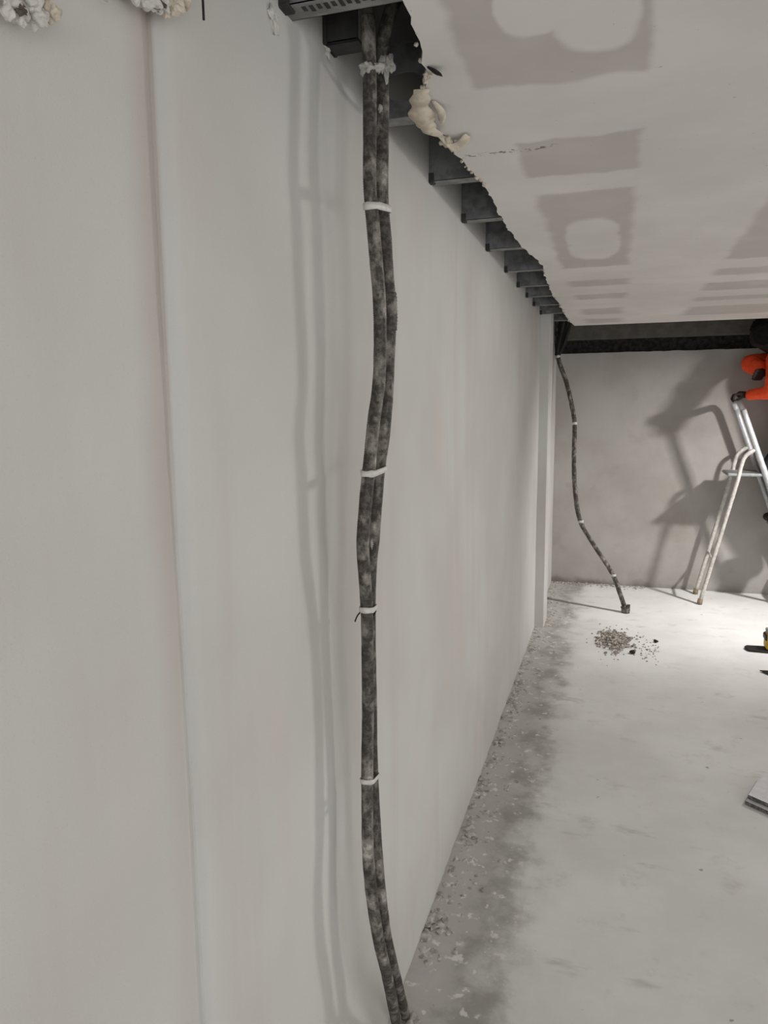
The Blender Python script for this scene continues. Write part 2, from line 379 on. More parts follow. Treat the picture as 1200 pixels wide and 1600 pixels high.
for r in range(4):
    y0, y1 = rowsY[r], rowsY[r+1]
    for c in range(5):
        x1 = colsX[c+1]
        def endy(x): return y1 if r < 3 else 6.15 + 0.012*noise.noise(Vector((x*9, 0, 0)))
        if c == 0:
            poly = []
            n = int((y1-y0)/0.02)
            for i in range(n+1):
                y = y0 + (y1-y0)*i/n
                j = 0.010*noise.noise(Vector((y*13, 2, 0))) + 0.006*noise.noise(Vector((y*45, 7, 0)))
                poly.append((edge_x(y)+j, y if i < n else endy(edge_x(y))))
            poly += [(x1, endy(x1)), (x1, y0)]
        else:
            x0 = colsX[c]
            k = 20 if r == 3 else 1
            poly = [(x0, y0)] + [(x0+(x1-x0)*i/k, endy(x0+(x1-x0)*i/k)) for i in range(k+1)] + [(x1, y0)]
        poly = poly[::-1]
        o = part('plasterboard_panel', prism(poly, ZC-0.0125, ZC), M['ceil'], ceiling)
        o.data.materials.append(M['core'])
        for p in o.data.polygons:
            if abs(p.normal.z) < 0.5 and c == 0: p.material_index = 1

# torn paper and broken gypsum hanging at the cut edge
def flap(name, pts, wdir, width, curl, mat):
    """a curling tongue of board paper: a ribbon along pts"""
    bm = bmesh.new(); P = catmull(pts, 9); wd = Vector(wdir).normalized(); n = len(P); prev = None
    for i, p in enumerate(P):
        f = i/(n-1); ww = width*(0.25+0.85*math.sin(math.pi*min(1, 0.12+0.86*f))**0.8)*(1+0.5*noise.noise(p*38))
        up_ = Vector((0, 0, curl*math.sin(f*3)))
        q = [bm.verts.new(p - wd*ww/2 + up_), bm.verts.new(p - up_*0.6), bm.verts.new(p + wd*ww/2 + up_)]
        if prev:
            bm.faces.new((prev[0], prev[1], q[1], q[0])); bm.faces.new((prev[1], prev[2], q[2], q[1]))
        prev = q
    o = part(name, bm, mat, ceiling, True)
    m = o.modifiers.new('s', 'SOLIDIFY'); m.thickness = 0.0012
    return o
zb = ZC - 0.0125
flap('torn_paper', [(-0.385, 1.50, zb-0.002), (-0.402, 1.55, zb-0.010), (-0.412, 1.61, zb-0.018), (-0.413, 1.68, zb-0.020), (-0.402, 1.735, zb-0.012)], (1, 0.2, 0), 0.040, 0.006, M['paper'])
flap('torn_paper', [(-0.408, 1.70, zb-0.004), (-0.398, 1.76, zb-0.018), (-0.385, 1.80, zb-0.022), (-0.362, 1.79, zb-0.016), (-0.345, 1.77, zb-0.004)], (0.3, 1, 0), 0.05, 0.006, M['paper'])
flap('torn_paper', [(-0.352, 1.415, zb-0.001), (-0.340, 1.425, zb-0.008), (-0.328, 1.43, zb-0.012)], (0, 1, 0), 0.02, 0.003, M['wire'])
flap('torn_paper', [(-0.378, 1.56, zb-0.002), (-0.370, 1.60, zb-0.014), (-0.376, 1.64, zb-0.018)], (1, 0, 0), 0.016, 0.004, M['core'])
bm = bmesh.new()
for c_, r_ in (((-0.398, 1.775, zb-0.010), 0.013), ((-0.382, 1.80, zb-0.012), 0.011), ((-0.408, 1.60, zb-0.004), 0.010), ((-0.36, 1.44, zb-0.003), 0.007)): rough_chunk(bm, c_, r_, (1, 1.3, 0.8))
for i in range(46):
    y = random.uniform(1.4, 2.2) if i < 24 else random.uniform(1.2, 5.9)
    chunk(bm, (edge_x(y)+random.uniform(-0.006, 0.008), y, zb-random.uniform(-0.006, 0.004)), random.uniform(0.003, 0.009), 1)
tag(part('gypsum_crumbs', bm, M['core'], ceiling), kind='stuff')

# ------------------------------------------------------------------ steel ceiling joists
def joist(y, label, nslots=0, hole=None):
    t = tag(empty('ceiling_joist', (WX, y, ZC)), label, 'joist', 'steel joists above the ceiling')
    H = 0.15; F = 0.048; th = 0.0015; x0 = WX-0.015; x1 = 5.0
    # web with a punched service hole
    bm = bmesh.new(); X0 = x0
    if hole:
        hx, hz, rx, rz = WX+hole, ZC+0.062, 0.046, 0.030; X1 = WX+0.14; n = 40
        vi = [bm.verts.new((hx+rx*math.cos(2*math.pi*k/n), y, hz+rz*math.sin(2*math.pi*k/n))) for k in range(n)]; vo = []
        for k in range(n):      # square ring round the oval, corners at odd eighths
            c, s = math.cos(2*math.pi*k/n), math.sin(2*math.pi*k/n); q = 1/max(abs(c), abs(s)); u, w_ = c*q, s*q
            vo.append(bm.verts.new(((X0+X1)/2 + u*(X1-X0)/2, y, ZC+H/2 + w_*H/2)))
        for k in range(n): bm.faces.new((vi[k], vi[(k+1) % n], vo[(k+1) % n], vo[k]))
        X0 = X1
    v = [bm.verts.new(p) for p in ((X0, y, ZC), (x1, y, ZC), (x1, y, ZC+H), (X0, y, ZC+H))]; bm.faces.new(v)
    o = part('web', bm, M['web'], t); m = o.modifiers.new('s', 'SOLIDIFY'); m.thickness = th
    part('bottom_flange', box((x0, y, ZC), (x1, y+F, ZC+th)), M['steel'], t)
    part('top_flange', box((x0, y, ZC+H), (x1, y+F, ZC+H+th)), M['steel'], t)
    part('lip', box((x0, y+F-th, ZC), (x1, y+F, ZC+0.010)), M['steel'], t)
    for k in range(nslots):
        sx = WX + 0.03 + k*0.0125
        part('slot', box((sx, y+0.012, ZC-0.0006), (sx+0.007, y+0.030 if k % 2 else y+0.026, ZC+0.0002)), M['steel_slot'], t)
    # dark bracket foot at the wall
    part('wall_bracket', box((WX-0.004, y-0.006, ZC-0.004), (WX+0.016, y+F*0.5, ZC+0.022), 0.003), M['steel_slot'], t)
    return t
names = ['nearest steel joist with a slotted underside, above the top of the conduits', 'second steel joist from the viewer, round hole beside the conduits',
         'third steel joist from the viewer, just past the torn ceiling paper', 'fourth steel joist from the viewer in the ceiling gap', 'fifth steel joist from the viewer in the ceiling gap',
         'sixth steel joist from the viewer in the ceiling gap', 'seventh steel joist from the viewer in the ceiling gap', 'eighth steel joist from the viewer in the ceiling gap',
         'ninth steel joist from the viewer in the ceiling gap', 'tenth steel joist from the viewer, last but one before the far corner', 'farthest steel joist, nearest the far corner']
for i, y in enumerate([1.165, 1.665, 2.14, 2.61, 3.11, 3.63, 4.10, 4.50, 4.90, 5.36, 5.84]): joist(y, names[i], 15 if i == 0 else 0, 0.064 if i == 1 else None)
o = new_obj('joist_cleat', bmesh.new(), M['steel_slot']); bpy.data.objects.remove(o)
cl = tag(empty('joist_cleat', (WX, 1.38, 2.30)), 'dark steel wall cleat just behind the nearest joist', 'bracket')
part('cleat_plate', box((WX-0.004, 1.345, 2.302), (WX+0.006, 1.405, 2.42), 0.002), M['steel_slot'], cl)
part('cleat_arm', box((WX, 1.350, 2.302), (WX+0.065, 1.356, 2.42), 0.002), M['steel_slot'], cl)
part('cleat_foot', box((WX, 1.350, 2.302), (WX+0.065, 1.40, 2.308), 0.002), M['steel_slot'], cl)
for i, (y, z, r) in enumerate(((1.140, 2.243, 0.010), (1.366, 2.297, 0.008))):
    bm = bmesh.new(); rough_chunk(bm, (WX+0.001, y, z), r, (0.45, 1.2, 1.2)); rough_chunk(bm, (WX+0.001, y-0.008, z+0.010), r*0.9, (0.45, 1.1, 1.2))
    tag(new_obj('plaster_dab', bm, M['wet'], smooth=True), ('white plaster dab on the wall under the nearest joist end', 'small white plaster dab under the dark cleat')[i], 'plaster dab', 'plaster dabs below the joists')

# ------------------------------------------------------------------ broken plaster remnants along the wall top (upper left)
def remnant(y0, y1, zlow, label, tips, mat):
    t = tag(empty('plaster_remnant', (WX-0.02, (y0+y1)/2, zlow)), label, 'plaster remnant', 'broken plaster left along the wall top')
    bm = bmesh.new(); n = 36; A = []
    for i in range(n+1):
        y = y0 + (y1-y0)*i/n; f = math.sin(math.pi*i/n)**0.4
        z = zlow + 0.12*(1-f) + 0.014*noise.noise(Vector((y*30, zlow*9, 0))) + 0.010*noise.noise(Vector((y*90, 1, 0)))
        x = WX - 0.030
        A.append([bm.verts.new((x, y, z)), bm.verts.new((x+0.052+0.012*noise.noise(Vector((y*25, 4, 0))), y, z-0.004)), bm.verts.new((x+0.062, y, z+0.02)), bm.verts.new((x+0.066, y, 2.30)), bm.verts.new((x, y, 2.30))])
    for a, b in zip(A, A[1:]):
        for k in range(5): bm.faces.new((a[k], b[k], b[(k+1) % 5], a[(k+1) % 5]))
    bm.faces.new(A[0]); bm.faces.new(A[-1][::-1])
    part('plaster_bed', bm, mat, t)
    for (y, z, r) in tips:
        bm = bmesh.new(); rough_chunk(bm, (WX+0.022, y, z), r, (0.9, 1.1, 1.1)); part('lump', bm, random.choice([M['wet'], M['core'], M['wet']]), t)
    for (y, z, r) in tips[:2]:
        bm = bmesh.new(); chunk(bm, (WX+0.028, y+r*0.9, z-r*0.3), r*0.45, 2, (1, 1.2, 0.8), 0.5); part('dark_chip', bm, M['chip'], t)
remnant(0.30, 0.625, 2.012, 'large broken plaster lump in the top left corner', [(0.535, 2.000, 0.012), (0.556, 1.994, 0.011), (0.572, 1.990, 0.007), (0.592, 2.000, 0.010), (0.612, 2.012, 0.008), (0.580, 2.010, 0.012)], M['wet'])
remnant(0.66, 0.712, 2.088, 'small white plaster tip between the two larger broken lumps', [(0.69, 2.070, 0.007)], M['wet'])
remnant(0.722, 0.880, 2.116, 'cream broken plaster lump hanging above the wall joint', [(0.745, 2.102, 0.014), (0.768, 2.100, 0.013), (0.795, 2.106, 0.009), (0.802, 2.100, 0.005), (0.822, 2.118, 0.010), (0.845, 2.132, 0.008)], M['core'])
wire = tube([(WX+0.03, 0.868, 2.30), (WX+0.03, 0.872, 2.22), (WX+0.032, 0.868, 2.17), (WX+0.03, 0.872, 2.122)], 0.0016, 8, 6)
tag(new_obj('cut_wire', wire, M['wire'], smooth=True), 'short black wire end hanging beside the cream plaster lump', 'wire')

# ------------------------------------------------------------------ near conduit bundle
NL = [ (-0.4440,1.3462,2.3360),(-0.4440,1.3511,2.2748),(-0.4434,1.3503,2.2048),(-0.4419,1.3431,2.1262),(-0.4404,1.3359,2.0471),(-0.4383,1.3458,1.9825),(-0.4350,1.3524,1.9154),(-0.4317,1.3594,1.8468),(-0.4327,1.3642,1.7648),(-0.4343,1.3589,1.6926),(-0.4378,1.3357,1.6203),(-0.4450,1.3317,1.5477),(-0.4521,1.3227,1.4624),(-0.4577,1.3210,1.3877),(-0.4594,1.3348,1.3213),(-0.4603,1.3468,1.2534),(-0.4612,1.3510,1.1860),(-0.4627,1.3546,1.0494),(-0.4640,1.3502,0.9406),(-0.4632,1.3442,0.8454),(-0.4590,1.3321,0.7392),(-0.4554,1.3426,0.6315),(-0.4520,1.3765,0.5027),(-0.4492,1.4300,0.3670),(-0.4870,1.6480,0.0000) ]
NR = [ (-0.4440,1.4326,2.3122),(-0.4442,1.4310,2.2348),(-0.4426,1.4233,2.1518),(-0.4432,1.4184,2.0577),(-0.4406,1.4285,1.9771),(-0.4378,1.4343,1.9057),(-0.4349,1.4405,1.8328),(-0.4378,1.4390,1.7579),(-0.4391,1.4277,1.6692),(-0.4428,1.4158,1.5930),(-0.4516,1.4072,1.5164),(-0.4555,1.4006,1.4521),(-0.4606,1.3974,1.3868),(-0.4651,1.3926,1.3346),(-0.4671,1.3878,1.2688),(-0.4685,1.3886,1.1736),(-0.4697,1.3957,1.0321),(-0.4705,1.3982,0.9167),(-0.4688,1.4028,0.8127),(-0.4630,1.4033,0.6943),(-0.4590,1.4150,0.5809),(-0.4557,1.4484,0.4473),(-0.4524,1.5061,0.3038),(-0.4901,1.7263,-0.0065) ]
def corrugated(P, r, pitch=0.0042, seg=14, lump=0.0):
    Q = resample(catmull(P, 8), pitch/2)
    bm = bmesh.new()
    def rad(i, p):
        return r*(1.0 if i % 2 else 0.94)*(1 + lump*noise.noise(p*28))
    bm_tube(bm, Q, rad, seg); return bm, Q
bundle = tag(empty('conduit_bundle', (-0.49, 1.69, 0)), 'large pair of dark plaster-spattered corrugated conduits running down the near wall', 'conduit')
top_ext = [(-0.46, 1.31, 2.80), (-0.44, 1.305, 2.50)]
cL, QL = corrugated(NL, 0.0128, lump=0.05); cR, QR = corrugated([(-0.40, 1.44, 2.45), (-0.425, 1.40, 2.345)] + NR, 0.0128, lump=0.05)
part('conduit', cL, M['conduit'], bundle, True); part('conduit', cR, M['conduit'], bundle, True)
tag(part('bare_pipe', tube(top_ext + [NL[0], NL[1]], 0.0105, 14, 6), M['beam'], bundle, True), 'paler grey pipe end rising into the ceiling gap')
def near(Q, z): return min(Q, key=lambda p: abs(p.z - z))
def tie(QA, QB, z, name, mat, parent, r=0.0128, h=0.012, tilt=0.012):
    """a band wrapped round both pipes (stadium outline), slightly slanted"""
    a = near(QA, z); b = near(QB, z); a = Vector((a.x, a.y, z)); b = Vector((b.x, b.y, z))
    d = (b-a); L = d.length; u = d.normalized() if L > 1e-4 else Vector((0, 1, 0)); n_ = Vector((-u.y, u.x, 0)); R_ = r*1.10
    prof = []
    for k in range(13):
        t_ = -math.pi/2 + math.pi*k/12; prof.append(b + u*R_*math.cos(t_) + n_*R_*math.sin(t_))
    for k in range(13):
        t_ = math.pi/2 + math.pi*k/12; prof.append(a + u*R_*math.cos(t_) + n_*R_*math.sin(t_))
    bm = bmesh.new(); lo = []; hi = []; li = []
    for p in prof:
        s = (p-a).dot(u)/max(L, 0.01)*tilt
        w_ = h/2*(1+0.25*noise.noise(p*90))
        lo.append(bm.verts.new(p + Vector((0, 0, s-w_)))); hi.append(bm.verts.new(p + Vector((0, 0, s+w_))))
    m_ = len(prof)
    for k in range(m_): bm.faces.new((lo[k], lo[(k+1) % m_], hi[(k+1) % m_], hi[k]))
    o = part(name, bm, mat, parent, True); mm = o.modifiers.new('s', 'SOLIDIFY'); mm.thickness = 0.0012; mm.offset = 1
    return o
for z, h in ((2.012, 0.013), (1.524, 0.012), (1.250, 0.011), (0.886, 0.010)): tie(QL, QR, z, 'tape_tie', M['tie'], bundle, h=h, tilt=(z-1.65)*0.026+0.005)
# tail ends of the third tie
p = near(QL, 1.245)
part('tie_tail', tube([p+Vector((-0.008, -0.010, 0.004)), p+Vector((-0.016, -0.012, -0.006)), p+Vector((-0.021, -0.012, -0.018))], 0.0016, 6, 4), M['wire'], bundle)
p = near(QR, 1.245)
part('tie_tail', tube([p+Vector((0.012, -0.006, 0.002)), p+Vector((0.016, -0.010, -0.004)), p+Vector((0.012, -0.012, -0.014))], 0.0018, 6, 4), M['wire'], bundle)
# wrapped joint on the right conduit and plaster lumps at the top
q = [pt for pt in QR if 1.80 < pt.z < 1.872]
part('coupling_wrap', tube(q, lambda i, p_: 0.0146*(1+0.07*noise.noise(p_*120)) if i % 3 else 0.0138, 14), M['conduit'], bundle, True)
def lumps(parent, L, mat):
    for c, r, sq in L:
        bm = bmesh.new(); rough_chunk(bm, c, r, sq); part('plaster_lump', bm, mat, parent, True)
def at(Q, z, dx=0, dy=0): p_ = near(Q, z); return (p_.x+dx, p_.y+dy, z)
lumps(bundle, [(at(QL, 2.250, 0, -0.006), 0.0125, (1, 1, 0.9)), (at(QL, 2.252, 0.012, 0.004), 0.009, (1.1, 1, 0.9)), (at(QR, 2.283, 0.004, -0.010), 0.011, (0.8, 1, 1.5)), (at(QR, 2.290, 0.016, -0.004), 0.009, (1, 1, 1.5)),
               (at(QR, 2.272, 0.010, -0.008), 0.006, (0.8, 1, 2.6)), (at(QR, 2.205, -0.001, -0.011), 0.005, (0.8, 1, 1.9)), (at(QR, 1.376, 0.001, -0.011), 0.0045, (0.6, 0.8, 2.4)), ((-0.470, 1.70, 0.008), 0.016, (1.4, 1.6, 0.6))], M['lump'])

# ------------------------------------------------------------------ far conduit bundle
FP = [(-0.5060,6.6200,2.82),(-0.5060,6.6200,2.5298),(-0.5113,6.6130,2.3701),(-0.5100,6.6049,2.1820),(-0.5003,6.6000,2.0681),(-0.4657,6.5724,1.9633),(-0.4179,6.5404,1.8427),(-0.3616,6.4852,1.6372),(-0.3340,6.4416,1.4768),(-0.3271,6.3616,1.1857),(-0.3058,6.2889,0.9245),(-0.2550,6.2235,0.6934),(-0.1462,6.1726,0.5195),(0.0070,6.1072,0.3017),(0.0765,6.0592,0.1430),(0.1296,6.0200,0.0)]
fb = tag(empty('conduit_bundle', (0.13, 6.02, 0)), 'thin far pair of conduits curving from the corner down to the floor', 'conduit')
A_ = [Vector(p)+Vector((0.0, 0.012, 0)) for p in FP]; B_ = [Vector(p)+Vector((0.010, -0.014, 0)) for p in FP]
QA = resample(catmull(A_, 8), 0.02); QB = resample(catmull(B_, 8), 0.02)
for Q in (QA, QB):
    bm = bmesh.new(); bm_tube(bm, Q, 0.0145, 10); part('conduit', bm, M['conduit'], fb, True)
for z in (2.055, 1.49, 0.69, 0.28): tie(QA, QB, z, 'tape_tie', M['tie'], fb, 0.0145, 0.022, 0.004)
part('floor_sleeve', tube([(0.128, 6.022, -0.01), (0.123, 6.026, 0.03), (0.116, 6.03, 0.055)], lambda i, p_: 0.032 if i < 3 else 0.030, 14, 3), M['conduit'], fb, True)
part('sleeve_flap', box((0.135, 6.0, 0.02), (0.160, 6.006, 0.075)), M['conduit'], fb)
# thick dark run of further conduits dropping through the corner of the void
for dx, dy, s_ in ((0.0, 0.0, 0.0), (0.035, 0.03, 0.02), (0.075, -0.01, 0.05), (-0.03, 0.05, -0.01)):
    part('conduit', tube([(-0.43+dx, 6.45+dy, 2.84), (-0.44+dx, 6.46+dy, 2.5), (-0.455+dx*0.8, 6.50+dy, 2.30), (-0.485+dx*0.5, 6.56+dy*0.5, 2.14), (-0.500+dx*0.2, 6.585, 2.07)], 0.013, 10, 6), M['black'], fb, True)

# ------------------------------------------------------------------ mortar crumbs along the wall foot, rubble heap
bm = bmesh.new()
for i in range(1500):
    y = 1.55 + 5.3*random.random()**0.8; a = abs(random.gauss(0, 0.055))
    x = WX + 0.008 + min(a, 0.30) + (0.06 if 5.5 < y < 5.8 else 0)
    if 1.5 < y < 1.9 and x < -0.43: continue
    r = random.uniform(0.003, 0.011) * (1.4 if a < 0.05 else 0.9) * (1.35 if random.random() < 0.15 else 1)
    chunk(bm, (x, y, r*0.12), r, 1, (1.1, 1.3, 0.42), 0.4)
for i in range(160):
    x = random.uniform(-0.52, 0.3); chunk(bm, (x, BY-abs(random.gauss(0, 0.05))-0.01, 0.004), random.uniform(0.004, 0.012), 1, (1, 1, 0.6), 0.4)
tag(new_obj('mortar_crumbs', bm, M['rubble']), 'pale mortar crumbs strewn along the foot of the wall', 'rubble', kind='stuff')
bm = bmesh.new()
for i in range(420):
    a = random.random()*6.28; q = abs(random.gauss(0, 0.5))
    x = 0.055 + 0.15*q*math.cos(a); y = 5.25 + 0.34*q*math.sin(a)
    h = max(0, 1-q)*0.020
    r = random.uniform(0.005, 0.014) if q < 1 else random.uniform(0.003, 0.008)
    chunk(bm, (x, y, h+r*0.3), r, 1, (1, 1, 0.75), 0.45)
for i in range(60):
    chunk(bm, (random.uniform(0.2, 0.34), random.gauss(5.1, 0.14), 0.002), random.uniform(0.003, 0.007), 1, (1, 1, 0.7), 0.4)
tag(new_obj('rubble_heap', bm, M['brownrubble']), 'low heap of brownish rubble on the floor near the far conduits', 'rubble', kind='stuff')
for (x, y, r, lab) in ((0.32, 5.30, 0.015, 'dark pebble lying alone to the right of the rubble heap'), (0.158, 5.01, 0.019, 'dark stone at the near edge of the rubble heap'), (1.02, 4.05, 0.012, 'small dark stone on the bare floor near the right edge')):
    bm = bmesh.new(); chunk(bm, (x, y, r*0.6), r, 2, (1, 1, 0.8), 0.3); tag(new_obj('pebble', bm, M['boot']), lab, 'stone', 'loose dark stones')

# ------------------------------------------------------------------ board offcuts, tool and sack at the right edge of the floor
def quad_prism(P, z0, z1, bev=0.002):
    bm = prism(P, z0, z1); bmesh.ops.bevel(bm, geom=bm.edges[:], offset=bev, segments=1, affect='EDGES'); return bm
for k, (dx, dy, z0, lab) in enumerate(((0.0, 0.0, 0.001, 'lower of two white board offcuts stacked at the right edge'), (0.012, 0.020, 0.0195, 'upper of two white board offcuts stacked at the right edge'))):
    P = [(0.566+dx, 3.165+dy), (0.99+dx, 2.83+dy), (1.20+dx, 3.20+dy), (0.70+dx, 3.40+dy), (0.625+dx, 3.31+dy)]
    o = new_obj('board_offcut', quad_prism(P, z0, z0+0.016), M['board_edge']); o.data.materials.append(M['white_board'])
    for p in o.data.polygons:
        if p.normal.z > 0.9: p.material_index = 1
    tag(o, lab, 'board', 'board offcuts on the floor')
t = tag(empty('power_tool', (1.1, 5.33, 0)), 'yellow and black power tool on a flat black base at right edge', 'tool')
bp = [(0.885, 5.30), (0.905, 5.26), (1.30, 5.24), (1.30, 5.40), (0.905, 5.36), (0.888, 5.335)]
part('base_plate', quad_prism(bp, 0.001, 0.016, 0.003), M['black'], t)
part('body', box((1.01, 5.27, 0.016), (1.22, 5.38, 0.125), 0.014), M['yellow'], t)
part('motor_cap', box((1.003, 5.275, 0.075), (1.06, 5.375, 0.118), 0.01), M['black'], t)
part('top_plate', box((1.015, 5.28, 0.125), (1.21, 5.37, 0.15), 0.008), M['tread'], t)
part('handle', tube([(1.05, 5.325, 0.145), (1.06, 5.325, 0.20), (1.12, 5.325, 0.225), (1.18, 5.325, 0.20), (1.19, 5.325, 0.145)], 0.014, 10, 5), M['black'], t, True)
bm = bmesh.new(); g = []
for j in range(9):
    row = []
    for i in range(13):
        u, v = i/12, j/8
        p0 = Vector((0.905, 4.87, 0))*(1-u) + Vector((1.55, 4.95, 0))*u; p1 = Vector((0.905, 4.87, 0))*(1-u)+Vector((1.35, 4.30, 0))*u
        p_ = p0*(1-v)+p1*v; p_.z = 0.006 + 0.012*u*(1+noise.noise(Vector((u*5, v*5, 1))))
        row.append(bm.verts.new(p_))
    g.append(row)
for a, b in zip(g, g[1:]):
    for i in range(12): bm.faces.new((a[i], a[i+1], b[i+1], b[i]))
bmesh.ops.remove_doubles(bm, verts=bm.verts[:], dist=0.0005)
o = new_obj('rubble_sack', bm, M['black'], smooth=True); mm = o.modifiers.new('s', 'SOLIDIFY'); mm.thickness = 0.005
tag(o, 'pointed corner of a flat black sack on the floor at right edge', 'sack')

# ------------------------------------------------------------------ step ladder
YN, YF = 6.45, 6.80
lad = tag(empty('step_ladder', (1.15, 6.62, 0)), 'white metal step ladder standing against the end wall under the worker', 'ladder')
def fx(z): return 0.94 + (1.65 - z)*0.372
for y in (YN, YF):
    part('front_stile', tube([(fx(0.02), y, 0.02), (fx(0.8), y, 0.8), (fx(1.30), y, 1.30), (fx(1.60), y, 1.60)], 0.023, 12, 3), M['alu'], lad, True)
    r_ = part('rear_leg', tube([(fx(1.285), y, 1.285), (fx(1.285)-0.035, y, 1.272), (0.990, y, 1.225), (0.966, y, 1.14), (0.945, y, 1.02), (0.824, y, 0.483), (0.719, y, 0.02)], 0.0165, 12, 5), M['dirty_alu'], lad, True)
    part('rubber_foot', tube([(0.722, y, 0.045), (0.718, y, 0.022), (0.716, y, 0.0)], 0.021, 10), M['rubber'], r_, True)
    part('rubber_foot', tube([(fx(0.05), y, 0.05), (fx(0.0), y, 0.0)], 0.023, 10), M['rubber'], lad, True)
part('top_rail', tube([(fx(1.60), YN, 1.60), (fx(1.66), YN+0.015, 1.65), (fx(1.68), YN+0.06, 1.668), (fx(1.68), YF-0.06, 1.668), (fx(1.66), YF-0.015, 1.65), (fx(1.60), YF, 1.60)], 0.023, 12, 5), M['alu'], lad, True)
part('platform', box((0.875, YN-0.005, 1.070), (1.135, YF+0.005, 1.095), 0.008), M['tread'], lad)
for z in (0.33, 0.68): part('step', box((fx(z)-0.065, YN, z-0.03), (fx(z)+0.075, YF, z), 0.006), M['tread'], lad)
part('brace', tube([(0.800, YN, 0.38), (0.800, YF, 0.38)], 0.009, 10), M['dirty_alu'], lad, True)

# ------------------------------------------------------------------ worker on the ladder
def capsule(bm, a, b, ra, rb, seg=14):
    a, b = Vector(a), Vector(b); d = b-a; L = d.length
    t_ = d.normalized() if L > 1e-6 else Vector((0, 0, 1))
    n = 6; P = []; Rr = []
    for k in range(n): 
        th = math.pi/2*(1-k/n); P.append(a - t_*ra*math.sin(th)*0.999); Rr.append(max(0.0008, ra*math.cos(th)))
    P.append(a); Rr.append(ra); P.append(b); Rr.append(rb)
    for k in range(1, n+1):
        th = math.pi/2*k/n; P.append(b + t_*rb*math.sin(th)*0.999); Rr.append(max(0.0008, rb*math.cos(th)))
    ref = Vector((1, 0, 0)) if abs(t_.x) < 0.8 else Vector((0, 1, 0)); ref = (ref - t_*ref.dot(t_)).normalized(); bb = t_.cross(ref); rings = []
    for p_, r_ in zip(P, Rr): rings.append([bm.verts.new(p_ + (ref*math.cos(2*math.pi*k/seg)+bb*math.sin(2*math.pi*k/seg))*r_) for k in range(seg)])
    for A, B in zip(rings, rings[1:]):
        for k in range(seg): bm.faces.new((A[k], A[(k+1) % seg], B[(k+1) % seg], B[k]))
    bm.faces.new(rings[0][::-1]); bm.faces.new(rings[-1])
def chain(bm, pts):
    for (a, ra), (b, rb) in zip(pts, pts[1:]): capsule(bm, a, b, ra, rb)
def ellip(bm, c, r, rot=None):
    ret = bmesh.ops.create_uvsphere(bm, u_segments=24, v_segments=16, radius=1.0)
    for v in ret['verts']:
        q = Vector((v.co.x*r[0], v.co.y*r[1], v.co.z*r[2])); v.co = Vector(c) + (rot @ q if rot else q)
def remesh(o, vox, smooth_it=4):
    m = o.modifiers.new('r', 'REMESH'); m.mode = 'VOXEL'; m.voxel_size = vox; m.use_smooth_shade = True
    if smooth_it: s = o.modifiers.new('sm', 'SMOOTH'); s.iterations = smooth_it; s.factor = 0.5
PE = Vector((1.42, 6.62, 1.50)); CH = Vector((1.335, 6.61, 1.84)); NB = Vector((1.245, 6.60, 2.035)); HD = Vector((1.062, 6.52, 2.195))
SL = Vector((1.17, 6.43, 1.98)); SR = Vector((1.255, 6.775, 1.985))
EL = Vector((1.125, 6.27, 1.730)); WL = Vector((0.985, 6.435, 1.715))
ER = Vector((1.030, 6.66, 1.965)); WR = Vector((1.105, 6.475, 1.885))
HL, HR = Vector((1.42, 6.53, 1.48)), Vector((1.43, 6.71, 1.48))
KL, KR = Vector((1.20, 6.53, 1.14)), Vector((1.22, 6.73, 1.12))
AL, AR = Vector((1.385, 6.545, 0.775)), Vector((1.385, 6.71, 0.775))
face = Vector((-0.30, 0.92, 0.26)).normalized(); sideV = Vector((0, 0, 1)).cross(face).normalized(); upv = face.cross(sideV).normalized()
HR3 = Matrix((sideV, face, upv)).transposed()   # local x = to the worker's side, y = face, z = up
def hp(x, y, z): return HD + HR3 @ Vector((x, y, z))
bm = bmesh.new()
# head
ellip(bm, hp(0, -0.005, 0.02), (0.074, 0.093, 0.095), HR3); ellip(bm, hp(0, 0.030, -0.055), (0.055, 0.060, 0.062), HR3)
capsule(bm, hp(0, 0.088, 0.012), hp(0, 0.110, -0.028), 0.009, 0.015); ellip(bm, hp(0, 0.083, -0.066), (0.024, 0.013, 0.009), HR3); ellip(bm, hp(0, 0.070, -0.098), (0.022, 0.018, 0.015), HR3)
capsule(bm, hp(-0.045, 0.075, 0.034), hp(0.045, 0.075, 0.034), 0.011, 0.011)
for s in (-1, 1): ellip(bm, hp(s*0.077, -0.005, -0.012), (0.009, 0.020, 0.032), HR3)
capsule(bm, hp(0, -0.02, -0.06), NB, 0.054, 0.060)
# trunk, arms, legs
chain(bm, [(PE, 0.125), (PE.lerp(CH, 0.5), 0.118), (CH, 0.135), (NB, 0.075)])
chain(bm, [(SL+Vector((0, 0.04, 0.01)), 0.06), (SR+Vector((0, -0.04, 0.01)), 0.06)])
chain(bm, [(SL, 0.055), (EL, 0.040), (WL, 0.027)]); chain(bm, [(SR, 0.055), (ER, 0.040), (WR, 0.027)])
for h_, k_, a_ in ((HL, KL, AL), (HR, KR, AR)):
    chain(bm, [(h_, 0.085), (k_, 0.055), (k_.lerp(a_, 0.35), 0.052), (a_, 0.036)]); chain(bm, [(a_+Vector((0.01, 0, -0.05)), 0.035), (a_+Vector((-0.12, 0, -0.062)), 0.028)])
